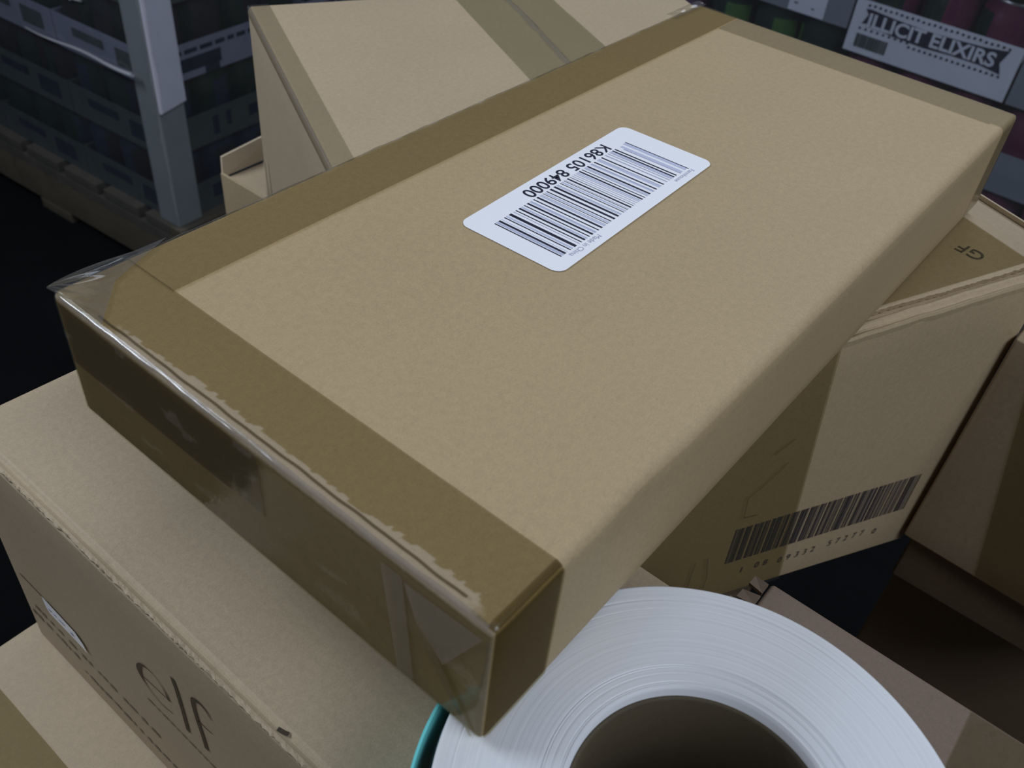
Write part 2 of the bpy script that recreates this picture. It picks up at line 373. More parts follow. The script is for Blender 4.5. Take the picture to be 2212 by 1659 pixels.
# loose tape lip at the near short edge: a raised bead that catches the light
def f_bead(a, v):
    r = 0.00075 + 0.00018 * vn(v * 14, 0, 2, 2); th = math.pi * (0.05 + 0.9 * a)
    w_ = 0.0004 * vn(v * 5, 1, 3, 5) + 0.0002 * vn(v * 40, 1, 1, 5)
    return (0.0008 + w_ + r * math.cos(th), v, -0.0004 - 0.0006 * a + r * math.sin(th) * 0.9)
M_bead = film('tape_bead', (0.80, 0.79, 0.74, 1), rough=0.10, bump=0.04, bscale=120, haze=0.02, gloss=1.6)
sheet('crease_glint_shade', f_bead, lin(0, 1, 8), lin(0.002, MW - 0.004, 160), M_bead, ab, lift=lambda u, v: 0.8)
sheet('crease_glint_shade', lambda a, v: (0.0024 + 0.0007 * a + 0.0003 * vn(v * 9, 1, 3, 5), v, 0.0006 + 0.0002 * a), lin(0, 1, 2), lin(0.010, MW - 0.02, 120), M_shade_line, ab, lift=lambda u, v: 0.0)  # flat dark ribbon painting the shade line beside the bead

# --- white barcode label
A_ = math.radians(1.9); ca, sa = math.cos(A_), math.sin(A_)
def mz(x, y): return msurf(x, y, 0, 0.0)[2]
LF = ((0.1638, 0.0918, mz(0.1638, 0.0918) + 0.00022), (-ca * 1e-3, -sa * 1e-3, 0), (sa * 1e-3, -ca * 1e-3, 0), (0, 0, 1))
def rrect(x0, x1, y0, y1, r, n=8):
    o = []
    for cx, cy, a0 in ((x1 - r, y1 - r, 0), (x0 + r, y1 - r, 90), (x0 + r, y0 + r, 180), (x1 - r, y0 + r, 270)):
        for k in range(n + 1):
            a = math.radians(a0 + 90 * k / n); o.append((cx + r * math.cos(a), cy + r * math.sin(a)))
    return o
lab = polys('barcode_label', [rrect(-51.0, 51.3, -20.8, 21.0, 4.0)], M_label, main, LF, h=0.00012)
tag(lab, 'white rounded sticker printed with a barcode')
bars = []; grey = []; faint = []
def bx(x, wd, lst, y0=-11.9, y1=15.6): lst.append(rect(x - wd / 2, x + wd / 2, y0, y1))
solid = [(-31.6, .75), (-29.9, .8), (-22.2, .75), (-17.2, .75), (-12.6, .95), (-9.0, .45), (-7.3, .85), (-1.2, .3), (.4, .85), (2.6, .3), (5.0, .4), (8.6, 1.05), (11.0, 1.05),
         (13.2, .5), (15.4, .3), (18.9, .95), (21.0, .55), (24.6, .95), (26.5, .5), (29.3, .95), (31.2, .5), (34.6, 1.35), (37.6, .5), (40.5, .95), (42.9, .5)]
for x, wd in solid: bx(x, wd, bars)
for x, wd in [(-27.9, .4), (-26.6, .45), (-24.8, .55), (-20.6, .3), (-15.4, .5), (-10.6, .35), (-5.0, .3), (-3.8, .3), (-2.5, .3), (1.9, .25), (6.6, .3), (16.4, .25), (22.6, .25), (32.5, .3), (41.8, .2)]: bx(x, wd, grey)
for x, wd in [(-28.9, 1.1), (-19.6, 1.4), (-14.9, 1.0), (-11.4, .8), (-6.0, .9), (3.8, .8), (7.2, .6), (14.4, .8), (17.2, .9), (22.9, 1.2), (28.0, .9), (36.4, .9), (39.2, .3), (41.7, 1.2)]: bx(x, wd, faint)
for x, wd, y0 in [(-39.6, .45, -12.2)]: bx(x, wd, bars, y0, 16.4)
bx(-34.2, .5, grey, -9.5, 16.0); bx(-38.4, 1.9, faint, -12.0, 15.8); bx(-35.4, 1.5, faint, -11.5, 15.8)
polys('barcode', bars, M_ink, lab, LF, h=0.00018); polys('barcode_shading', grey, M_inkgrey, lab, LF, h=0.00017); polys('barcode_shading', faint, M_inkfaint, lab, LF, h=0.00015)
text('printed_number', 'K86105 849000', 7.4, M_ink, lab, LF, (-31.6, -17.9), sx=1.10, h=0.00018, bold=0.012)
text('printed_origin', 'Made in China', 2.9, M_inkgrey, lab, LF, (23.2, 16.6), sx=1.02, h=0.00018)
text('printed_name', 'Farmhouse', 2.6, M_inkgrey, lab, LF, (-40.2, 16.9), sx=1.1, h=0.00018)

# ------------------------------------------------------------------ REAR carton
rA = math.radians(-118.17)
ru = (math.cos(rA), math.sin(rA)); rn = (-ru[1], ru[0])     # along the left edge towards the viewer; rn = away to the right
rk = (0.2562, 0.4090)
def rp(a, b, z): return (rk[0] + ru[0] * a + rn[0] * b, rk[1] + ru[1] * a + rn[1] * b, z)
RL, RW, RZ = 0.205, 0.287, -0.0478
rear = tag(empty('tall_carton', rp(RL / 2, RW / 2, -0.26)), 'kraft carton standing behind the flat labelled carton with a wide tape strip on top', 'box')
rc = [rp(a, b, z) for z in (-0.26, RZ) for b in (0, RW) for a in (0, RL)]
rbox('carton_body', rc, M_pink, rear, n=(10, 14, 8), r=0.003)
def r_top(b0, b1, off=0.0003, nm='packing_tape', mt=None, lift=None):
    return sheet(nm, lambda a, b: rp(a, b, RZ + off + 0.0002 * vn(a * 5, b * 9, 2)), lin(0.003, RL - 0.003, 20), lin(b0, b1, 12), mt or M_tape_pale, rear, lift=lift)
M_tape_mid = film('tape_clear_mid', (0.79, 0.80, 0.715, 1), rough=0.2, bump=0.2, bscale=70)
tp = r_top(0.1290, 0.1930, mt=M_tape_mid)
sheet('crease_glint_shade', lambda a, b: rp(a, 0.1610 + b * (0.0014 + 0.0012 * vn(a * 6, 0, 3)) + 0.0012 * math.sin(a * 40), RZ + 0.0006 + 0.0012 * (1 - b * b)), lin(0.003, 0.19, 70), lin(-1, 1, 4), M_bead, tp, lift=lambda a, b: 0.9)
def f_re(s, a):      # edge tape over the left edge
    r = 0.0031
    if s < -r: return rp(a, -s, RZ + 0.0003)
    if s > r: return rp(a, -0.0003, RZ - s)
    t = (s + r) / (2 * r) * math.pi / 2
    return rp(a, r - (r + 0.0003) * math.sin(t), RZ - r + (r + 0.0003) * math.cos(t))
sheet('packing_tape', f_re, lin(-0.013, -0.004, 4) + lin(-0.0031, 0.0031, 10) + lin(0.0035, 0.0050, 2), lin(0.0005, RL - 0.003, 30), M_tape_pale, rear)
def f_rb(a, v):
    r = 0.0009; th = math.pi * (0.1 + 0.85 * a); return rp(v, 0.0006 + r * math.cos(th), RZ - 0.0008 + r * math.sin(th) * 1.3)
sheet('crease_glint_shade', f_rb, lin(0, 1, 8), lin(0.002, RL - 0.004, 60), M_bead, rear, lift=lambda u, v: 0.8)  # glossy bead added to draw the bright highlight along the left edge
# slit ends of the lower flaps on the left face
for a0, z0 in ((0.006, -0.148), (0.020, -0.140)):
    V = [rp(a0, -0.0009, z0), rp(a0 + 0.0035, -0.0009, z0 - 0.05), rp(a0 + 0.007, -0.0022, z0 - 0.05), rp(a0 + 0.0012, -0.0008, z0)]
    mesh('flap_edge', V, [(0, 1, 2, 3)], M_edge, rear)

# small open carton beyond it
so = tag(empty('small_open_carton', (0.30, 0.455, -0.36)), 'small open kraft carton with raised flap, behind the tall carton', 'box')
rbox('carton_body', hexa(0.2733, 0.345, 0.425, 0.4850, -0.36, -0.2035), M_pink, so, r=0.002, n=(4, 4, 4))
rbox('front_wall', hexa(0.2722, 0.2746, 0.424, 0.4855, -0.34, -0.1985), M_right, so, r=0.0009, n=(1, 4, 4))
V = [(0.2745, 0.4855, -0.2030), (0.345, 0.4865, -0.2030), (0.345, 0.4905, -0.184), (0.279, 0.4905, -0.190), (0.2745, 0.4875, -0.2030), (0.345, 0.4885, -0.2030), (0.345, 0.4925, -0.184), (0.279, 0.4925, -0.190)]
mesh('flap', V, [(0, 1, 2, 3), (7, 6, 5, 4), (0, 4, 5, 1), (1, 5, 6, 2), (2, 6, 7, 3), (3, 7, 4, 0)], M_edge, so)

# ------------------------------------------------------------------ LEFT carton with logo
EX0, EX1, EY0, EY1, EZ0, EZ1 = -0.0172, 0.112, -0.02, 0.2465, -0.250, -0.1002
elf = tag(empty('logo_carton', (0.05, 0.11, EZ0)), 'kraft carton with dark lettering and small white sticker on its side, bottom left', 'box')
P = hexa(EX0, EX1, EY0, EY1, EZ0, EZ1 - 0.0016); P[2] = (EX0, EY1 + 0.012, EZ0); P[6] = (EX0, EY1 + 0.006, EZ1 - 0.0016)
rbox('carton_body', P, M_elf, elf, n=(8, 14, 8), r=0.0015)
# top flap: cut edge, score groove, flat panel
prof = [(-0.0002, -0.0017), (-0.0004, -0.0004), (0.0002, 0.0002), (0.0010, 0.0001), (0.0017, -0.0003), (0.0024, -0.0006), (0.0033, -0.0006), (0.0040, -0.0001), (0.0048, 0.0001), (0.0075, 0.0), (0.03, 0.0), (0.06, 0.0), (0.09, 0), (0.1285, 0.0), (0.129, -0.0016)]
ys = lin(EY0 + 0.001, EY1 - 0.001, 220); V = []; F = []
for j, y in enumerate(ys):
    for i, (a, h) in enumerate(prof):
        jit = (rnd.random() - .5) * 0.0007 if i < 3 else 0
        x = EX0 + 0.0011 * math.sin(y * 9) * (i < 9) * 0.6 + a + jit
        V.append((x, y, EZ1 + h + (rnd.random() - .5) * 0.0003 * (i < 3)))
m = len(prof)
for j in range(len(ys) - 1):
    for i in range(m - 1): F.append((j * m + i, j * m + i + 1, (j + 1) * m + i + 1, (j + 1) * m + i))
F.append(tuple(range(m))); F.append(tuple((len(ys) - 1) * m + i for i in reversed(range(m))))
mesh('top_flap', V, F, M_elf, elf, smooth=False)
EF = ((EX0 - 0.0001, 0, 0), (0, 1e-3, 0), (0, 0, 1e-3), (-1, 0, 0))
e_pts = smooth_pts([(129.2, -159.3), (130.2, -154.2), (133.2, -149.6), (138.0, -148.4), (143.1, -150.0), (146.6, -154.9), (147.8, -160.5), (146.3, -165.2), (143.1, -168.6), (139.0, -170.6), (134.8, -170.5), (129.6, -168.6)])
e_w = [1.9 - 1.5 * math.sin(math.pi * min(i / 18, 1)) if i < 18 else (0.5 + 2.6 * math.exp(-((i - 22) / 5) ** 2)) for i in range(len(e_pts))]
l_pts = [(120.6, -133.2), (119.9, -141.4), (119.9, -155.6), (120.4, -170.8)]
f_pts = smooth_pts([(99.2, -136.0), (101.5, -132.4), (105.1, -131.4), (108.6, -133.6), (109.9, -138.9), (110.0, -149.4), (109.3, -160.0), (109.1, -170.0)])
f_w = [0.5 + 1.8 * min(1, i / 12) for i in range(len(f_pts))]
q = ribbon(e_pts, e_w) + ribbon([(146.3, -161.2), (139.6, -160.2), (130.5, -158.9)], [.7, .55, .6]) + ribbon(l_pts, [2.3] * 4) + ribbon(f_pts, f_w) + ribbon([(109.5, -149.2), (105.6, -148.9), (101.4, -148.1)], [1.0, .6, .7])
polys('printed_logo', q, M_inkbrown, elf, EF, h=0.0002)
sm = []
x = 149.0
for wd in (5, 2.5, 4, 3, 2, 3.5, 4.5, 2, 3, 5, 2.5, 4): sm += [rect(x - wd, x, -181.6, -180.2)]; x -= wd + 1.1
x = 252.0
while x > 95:
    wd = rnd.uniform(1.5, 6.5); z = -190 - (252 - x) * 0.33 if x > 140 else -226.5 - (140 - x) * 0.05
    z = -222 if x > 215 else -232
    sm.append([(x, z + rnd.uniform(0, .8)), (x - wd, z + rnd.uniform(0, .8)), (x - wd, z - rnd.uniform(1.2, 3.4)), (x, z - rnd.uniform(1.2, 3.4))]); x -= wd + rnd.uniform(.8, 3.5)
x = 246
while x > 150:
    wd = rnd.uniform(2, 6); sm.append(rect(x - wd, x, -214.5 - rnd.uniform(0, 1), -212.5)); x -= wd + rnd.uniform(1, 5)
sm.append(rect(229.5, 248, -191.6, -190.4))
tag(polys('printed_text', sm, M_inksmear, elf, EF, h=0.0002), kind='stuff')
st = polys('white_sticker', [[(228.5, -189.2), (226.5, -189.0), (203.5, -191.0), (199.0, -195.5), (197.8, -201.5), (203.5, -200.6), (226.5, -200.4), (228.5, -197.5)]], M_label, elf, EF, h=0.0006)
tag(st, 'small white sticker on the side')
polys('printed_text', [rect(223.5, 225.5, -196.5, -195.0), rect(219, 221.5, -196, -195), rect(213, 217.5, -196.2, -195.1), rect(206.5, 208.5, -197.5, -195.6)], M_inkgrey, st, EF, h=0.0008)
tt = [(-0.0148 + dx, 0.0622 + dy, EZ1 + 0.0002) for dx, dy in ((-.0006, .0012), (.0008, .0016), (.0012, -.0006), (.0018, -.0022), (.0004, -.0026), (-.0002, -.0006))]
mesh('dark_scuff', tt, [tuple(range(6))], M_inkbrown, elf)

# carton under it, with tape
lowb = tag(empty('lower_carton', (-0.01, 0.05, F_Z)), 'kraft carton with taped top at the lower left, under the logo carton', 'box')
rbox('carton_body', hexa(-0.17, 0.136, -0.16, 0.2675, F_Z, -0.2512), M_pink, lowb, n=(8, 10, 10), r=0.002)
sheet('packing_tape', lambda u, v: (u, v, -0.2507 + 0.0003 * vn(u * 9, v * 9, 3)), lin(-0.112, -0.0455, 14), lin(-0.158, 0.2665, 40), M_tape, lowb, lift=lambda u, v: 0.55 if vn(u * 9, v * 9, 3, 2) > .45 else 0)

# strip carton on the right of the roll
bro = tag(empty('narrow_carton', (0.095, -0.16, -0.2510)), 'narrow kraft carton beside the label roll, above the dark gap', 'box')
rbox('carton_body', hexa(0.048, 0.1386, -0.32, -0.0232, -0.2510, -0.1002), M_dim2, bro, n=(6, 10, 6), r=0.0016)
sheet('packing_tape', lambda u, v: (u, v, -0.0997), lin(0.05, 0.1375, 10), lin(-0.146, -0.0965, 8), M_tape, bro)
for k, (xa, ya, ln, tl) in enumerate(((0.118, -0.0228, 0.009, 0.003), (0.1255, -0.0228, 0.007, 0.001), (0.1320, -0.0225, 0.006, 0.003))):
    V = [(xa, ya, -0.1006), (xa + 0.0052, ya, -0.1006), (xa + 0.0052 + tl, ya + ln, -0.1040), (xa + tl, ya + ln, -0.1030),
         (xa, ya, -0.1022), (xa + 0.0052, ya, -0.1022), (xa + 0.0052 + tl, ya + ln, -0.1056), (xa + tl, ya + ln, -0.1046)]
    mesh('torn_flap', V, [(0, 1, 2, 3), (7, 6, 5, 4), (0, 4, 5, 1), (1, 5, 6, 2), (2, 6, 7, 3), (3, 7, 4, 0)], M_dim2, bro)

# ------------------------------------------------------------------ RIGHT carton with printed barcode
qa = math.radians(-23.3); qd = np.array([math.cos(qa), math.sin(qa), 0]); qn = np.array([qd[1], -qd[0], 0])   # qn points to the viewer
qc = np.array([0.3235, -0.0435, 0.0])
def qp(d, i, z): v = qc + qd * d - qn * i; return (v[0], v[1], z)       # i = inward depth
rgt = tag(empty('barcode_carton', qp(-0.1, 0.06, -0.23)), 'kraft carton with a large printed barcode on its side, right of the flat carton', 'box')
QZ = -0.0482; DEP = 0.125
P = [qp(-0.208, 0, -0.193), qp(0.0064, 0, -0.2300), qp(-0.205, DEP, -0.193), qp(0.0056, DEP, -0.214),
     qp(-0.208, 0, QZ - 0.002), qp(0.0056, 0, QZ - 0.002), qp(-0.205, DEP, QZ - 0.002), qp(0.0056, DEP, QZ - 0.002)]
rbox('carton_body', P, M_right, rgt, n=(12, 8, 10), r=0.0014)
# folded front rim: two score lines, shadow gap, then the cut edge of the top flap
prof = [(-0.0002, -0.004), (-0.0004, -0.001), (0.0002, 0.0003), (0.0010, 0.0001), (0.0022, -0.0010), (0.0034, -0.0010), (0.0046, 0.0002), (0.0056, 0.0004), (0.0064, 0.0), (0.0070, -0.0018), (0.0094, -0.0018)]
ds = lin(-0.206, 0.0045, 160); V = []; F = []; m = len(prof)
for d in ds:
    for (i, h) in prof: V.append(qp(d, i + 0.0004 * vn(d * 9, 0, 2), QZ + h * 0.9))
for j in range(len(ds) - 1):
    for i in range(m - 1): F.append((j * m + i, (j + 1) * m + i, (j + 1) * m + i + 1, j * m + i + 1))
mesh('folded_rim', V, F, M_right, rgt)
V = []; F = []
for j, d in enumerate(ds):
    jt = (rnd.random() - .5) * 0.0006 + 0.0014 * max(0, math.sin(d * 60)) * 0.5
    V += [qp(d, 0.0090 + jt, QZ - 0.0012), qp(d, 0.0086 + jt, QZ + 0.0010), qp(d, 0.0100, QZ + 0.0013), qp(d, DEP - 0.002, QZ + 0.0013)]
for j in range(len(ds) - 1):
    for i in range(3): F.append((j * 4 + i, (j + 1) * 4 + i, (j + 1) * 4 + i + 1, j * 4 + i + 1))
tf = mesh('top_flap', V, F, M_right, rgt)
sheet('packing_tape', lambda d, i: qp(d, i, QZ + 0.0016), lin(-0.10, 0.0040, 10), lin(0.0108, 0.0805, 10), M_tape, tf)  # clear sheet added to darken the top like the flat carton's shadow
RTF = (qp(-0.006, 0.034, QZ + 0.0014), (-0.55e-3, -0.83e-3, 0), (0.83e-3, -0.55e-3, 0), (0, 0, 1))
def topframe(o, ex):
    ex = np.array(ex, float) / np.linalg.norm(ex); ey = np.array([-ex[1], ex[0], 0]); return (o, tuple(ex * 1e-3), tuple(ey * 1e-3), (0, 0, 1))
text('printed_letters', 'GF', 11.5, M_inkbrown, tf, topframe((0.3168, -0.0188, QZ + 0.0014), (0.16, 1.0, 0)), (0, -4), sx=0.9, h=0.0002)
# side flap lying outwards
V = [qp(0.0032, -0.002, QZ + 0.001), qp(0.006, 0.10, QZ + 0.001), qp(0.036, 0.10, QZ - 0.004), qp(0.040, 0.018, QZ - 0.006), qp(0.030, -0.004, QZ - 0.006)]
V2 = [(v[0], v[1], v[2] - 0.0022) for v in V]
mesh('side_flap', V + V2, [(0, 4, 3, 2, 1)[::1], (5, 6, 7, 8, 9), (0, 1, 6, 5), (1, 2, 7, 6), (2, 3, 8, 7), (3, 4, 9, 8), (4, 0, 5, 9)], M_pink, rgt)
V = [qp(0.0345, 0.10, QZ - 0.0015), qp(0.0375, 0.10, QZ - 0.0025), qp(0.042, 0.012, QZ - 0.0045), qp(0.039, 0.012, QZ - 0.0035)]
V2 = [(v[0], v[1], v[2] - 0.0022) for v in V]
mesh('flap_rim', V + V2, [(3, 2, 1, 0), (4, 5, 6, 7), (0, 1, 5, 4), (1, 2, 6, 5), (2, 3, 7, 6), (3, 0, 4, 7)], M_edge, rgt)
# face frame for print: skewed like the leaning side
QF = (qp(0, 0, -0.047 ), tuple(qd * 1e-3), (0, 0, 1e-3), tuple(qn))
def bz(d): return -105.2 + (d + 136.5) * -0.1262     # top of the bars
def bz2(d): return -131.0 + (d + 135.6) * -0.1445
bb = []; bg = []; d = -136.5; pat = [1.6, .5, .7, .4, 1.1, .5, .5, .9, .4, .4, 1.4, .6, .5, .5, .9, .7, 1.9, .5, .6, .4, .8, .5, 1.2, .5, .5, .7, 1.6, .9]
k = 0
while d < -10.5:
    wb = pat[k % len(pat)] * 1.15; gp = [0.55, 0.7, 0.45, 1.2, 0.5, 0.6, 1.6][k % 7]
    d2 = min(d + wb, -9.6); sh = 0.9
    (bb if k % 3 else bg).append([(d, bz(d)), (d + sh, bz2(d)), (d2 + sh, bz2(d2)), (d2, bz(d2))]); d = d2 + gp; k += 1
h = 0.0004
polys('printed_barcode', bb, M_inkbox, rgt, QF, h=h); polys('printed_barcode', bg, plain('ink_worn', (0.16, 0.13, 0.11, 1), 0.6), rgt, QF, h=h)
digs = [(-121.5, -144.6, '1'), (-111.5, -145.8, '0'), (-105.8, -146.9, '8'), (-95.5, -150.4, '0'), (-89.6, -151.2, '9'), (-83.6, -152.0, '3'), (-78.0, -152.8, '3'), (-72.4, -153.6, '2'),
        (-60.5, -154.6, '5'), (-54.6, -155.6, '7'), (-48.6, -156.4, '2'), (-42.4, -157.4, '7'), (-36.4, -158.4, '7'), (-26.0, -161.8, '0')]
for dx, dz, ch in digs: text('printed_digit', ch, 6.4, M_inkbox, rgt, QF, (dx - 2, dz), h=h, sx=.9)
def f_qt(s, t):    # vertical tape strip at the left part of the face
    d0, d1 = -0.1165, -0.0905; zt, zb = -0.0502, -0.2135
    r_ = d0 + (d1 - d0) * t; return qp(r_ - 0.098 * s, -0.0007, zt + (zb - zt) * t + 0.012 * s * t)
sheet('packing_tape', f_qt, lin(0, 1, 14), lin(0, 1, 30), M_tape, rgt, lift=lambda s, t: 0)
for pts in ([(-138, -82), (-128, -74), (-121, -66)], [(-138, -82), (-136, -96), (-127, -98)], [(-150, -118), (-146, -135), (-146, -143)], [(-157, -118), (-157, -138)], [(-132, -57), (-122, -51)]):
    polys('tape_wrinkle', ribbon(pts, [0.9] * len(pts)), M_bead, rgt, QF, h=0.0013)
nb = tag(empty('taped_carton', (0.385, -0.11, -0.2195)), 'kraft carton with a vertical tape strip at the right edge, beside the barcode carton', 'box')
NX, NY = 0.3208, -0.0458
def npt(a, z, off=0.0): return (NX - 0.038 * a - off, NY - 0.999 * a - 0.0, z)     # along its visible face
P = [(NX, NY - 0.15, -0.2190), (NX + 0.13, NY - 0.15, -0.2190), (NX, NY, -0.2190), (NX + 0.13, NY - 0.003, -0.2190),
     (NX - 0.0057, NY - 0.15, -0.0785), (NX + 0.125, NY - 0.15, -0.0785), (NX, NY, -0.0785), (NX + 0.13, NY - 0.003, -0.0785)]
P[0] = (NX - 0.0057, NY - 0.15, -0.2190)
rbox('carton_body', P, M_pink, nb, n=(6, 8, 8), r=0.0012)
sheet('packing_tape', lambda a, t: npt(0.0105 + 0.030 * t + 0.033 * a, -0.0792 - 0.1390 * t, 0.0005), lin(0, 1, 4), lin(0, 1, 16), M_tape, nb)
nb2 = tag(empty('support_carton', (0.385, -0.11, F_Z)), 'kraft carton in shadow underneath the taped carton at the right edge', 'box')
rbox('carton_body', hexa(NX + 0.075, NX + 0.125, NY - 0.148, NY - 0.004, F_Z, -0.2575), M_kraft_shade, nb2, n=(3, 3, 8), r=0.002)
nb3 = tag(empty('shallow_carton', (0.385, -0.11, -0.257)), 'shallow shade-darkened carton lying between the taped carton and the one below, right edge', 'box')
rbox('carton_body', hexa(NX + 0.006, NX + 0.12, NY - 0.148, NY - 0.004, -0.2570, -0.2195), M_kraft_shade, nb3, n=(6, 6, 3), r=0.002)

und = tag(empty('support_carton', qp(-0.09, 0.07, F_Z)), 'kraft carton in the dark gap supporting the carton with the printed barcode', 'box')
P = [qp(a, i, z) for z in (F_Z, -0.2320) for i in (0.070, 0.124) for a in (-0.130, -0.004)]
rbox('carton_body', P, M_kraft_shade, und, n=(4, 4, 8), r=0.002)
und2 = tag(empty('support_carton', rp(0.1, 0.18, F_Z)), 'kraft carton underneath the tall carton behind', 'box')
P = [rp(a, b, z) for z in (F_Z, -0.2605) for b in (0.04, RW) for a in (0.02, RL)]
rbox('carton_body', P, M_pink, und2, n=(4, 4, 6), r=0.002)
und3 = tag(empty('support_carton', (0.31, 0.46, F_Z)), 'kraft carton underneath the small open carton', 'box')
rbox('carton_body', hexa(0.275, 0.36, 0.43, 0.487, F_Z, -0.3605), M_pink, und3, n=(3, 3, 6), r=0.002)

# ------------------------------------------------------------------ LABEL ROLL
rc_ = (0.0221, -0.0501); RT = -0.0480; RB = -0.0995
roll = tag(empty('label_roll', (rc_[0], rc_[1], RB)), 'large roll of white labels on a cardboard core with a teal outer sheet', 'roll')
m, nt, b = newmat('roll_paper_edges'); L = nt.links.new
tc = node(nt, 'ShaderNodeTexCoord'); sp = node(nt, 'ShaderNodeSeparateXYZ'); L(tc.outputs['Object'], sp.inputs[0])
mx = node(nt, 'ShaderNodeMath', operation='SUBTRACT'); L(sp.outputs[0], mx.inputs[0]); mx.inputs[1].default_value = rc_[0]
my = node(nt, 'ShaderNodeMath', operation='SUBTRACT'); L(sp.outputs[1], my.inputs[0]); my.inputs[1].default_value = rc_[1]
cv = node(nt, 'ShaderNodeCombineXYZ'); L(mx.outputs[0], cv.inputs[0]); L(my.outputs[0], cv.inputs[1])
ln_ = node(nt, 'ShaderNodeVectorMath', operation='LENGTH'); L(cv.outputs[0], ln_.inputs[0])
n1 = node(nt, 'ShaderNodeTexNoise', noise_dimensions='1D', i_Scale=900.0, i_Detail=4.0); L(ln_.outputs['Value'], n1.inputs['W'])
n2 = node(nt, 'ShaderNodeTexNoise', noise_dimensions='1D', i_Scale=3500.0, i_Detail=2.0); L(ln_.outputs['Value'], n2.inputs['W'])
n3 = node(nt, 'ShaderNodeTexNoise', i_Scale=18.0, i_Detail=2.0); L(tc.outputs['Object'], n3.inputs['Vector'])
ca1 = mixc(nt, n1.outputs[0], (0.64, 0.655, 0.67, 1), (0.745, 0.75, 0.75, 1))
rr = node(nt, 'ShaderNodeMapRange'); rr.inputs[1].default_value = .3; rr.inputs[2].default_value = .42; rr.inputs[3].default_value = 0.92; rr.inputs[4].default_value = 1.0; L(n2.outputs[0], rr.inputs[0])
ca2 = mixc(nt, 1.0, ca1, (1, 1, 1, 1), 'MULTIPLY'); vs = node(nt, 'ShaderNodeVectorMath', operation='SCALE'); L(ca2, vs.inputs[0]); L(rr.outputs[0], vs.inputs['Scale'])
ca3 = mixc(nt, n3.outputs[0], (0.93, 0.96, 1, 1), (1, 0.99, 0.96, 1)); ca4 = mixc(nt, 1.0, vs.outputs[0], ca3, 'MULTIPLY')
L(ca4, b.inputs['Base Color']); b.inputs['Roughness'].default_value = 0.42; b.inputs['Specular IOR Level'].default_value = 0.5
bp = node(nt, 'ShaderNodeBump', i_Strength=0.35, i_Distance=0.0003); L(n1.outputs[0], bp.inputs['Height']); L(bp.outputs[0], b.inputs['Normal'])
M_roll = m
prof = [(0.0648, RB), (0.0648, RT - 0.0004), (0.0644, RT)]
r_ = 0.0640
grooves = {0.0601: .00012, 0.0570: .00008, 0.0395: .00035, 0.0389: .0002, 0.0372: .00015, 0.0350: .0003, 0.0345: .00025}
while r_ > 0.0336:
    dz = 0.0
    for g, dd_ in grooves.items():
        if abs(r_ - g) < 0.00016: dz = dd_
    prof.append((r_, RT - dz - 0.0005 * max(0, (0.0395 - r_) / 0.006) ** 1.0)); r_ -= 0.00015
prof += [(0.0334, RT - 0.0012), (0.0330, RT - 0.0013), (0.0330, RB)]
lathe('label_stack', prof, M_roll, roll, (rc_[0], rc_[1], 0), n=160, closed=True)
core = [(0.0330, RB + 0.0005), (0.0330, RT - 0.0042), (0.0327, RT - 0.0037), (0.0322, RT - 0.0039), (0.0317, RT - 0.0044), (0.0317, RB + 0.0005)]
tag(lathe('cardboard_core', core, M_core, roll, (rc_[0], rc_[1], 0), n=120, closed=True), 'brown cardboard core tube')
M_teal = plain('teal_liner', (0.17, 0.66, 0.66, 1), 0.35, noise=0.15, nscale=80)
M_teal_shade = plain('teal_gap_shade', (0.05, 0.20, 0.22, 1), 0.5, noise=0.5, nscale=300)  # teal darkened to hold the shade inside the loose sheet
V = []; F = []; na = 120
for i in range(na + 1):
    a = math.radians(84 + (215 - 84) * i / na); g = 0.0012 + 0.0040 * min(1, max(0, (math.degrees(a) - 84) / 60)) ** .8 + 0.0010 * max(0, (math.degrees(a) - 150) / 60)
    R0 = 0.0650 + g
    for (dr, z) in ((0, RB + 0.001), (0.0, RT - 0.0004), (0.0007, RT - 0.0002), (0.0007, RB + 0.001)):
        V.append((rc_[0] + (R0 + dr) * math.cos(a), rc_[1] + (R0 + dr) * math.sin(a), z))
for i in range(na):
    for j in range(4): j2 = (j + 1) % 4; F.append((i * 4 + j, i * 4 + j2, (i + 1) * 4 + j2, (i + 1) * 4 + j))
tag(mesh('outer_sheet', V, F, M_teal, roll, smooth=False), 'loose teal outer sheet')
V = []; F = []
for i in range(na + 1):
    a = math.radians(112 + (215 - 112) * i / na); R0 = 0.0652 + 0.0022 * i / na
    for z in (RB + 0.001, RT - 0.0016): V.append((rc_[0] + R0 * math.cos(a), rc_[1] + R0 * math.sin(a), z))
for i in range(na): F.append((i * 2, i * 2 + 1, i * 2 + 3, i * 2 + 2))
mesh('gap_shade', V, F, M_teal_shade, roll, smooth=True)  # dark band painting the shade in the gap behind the outer sheet

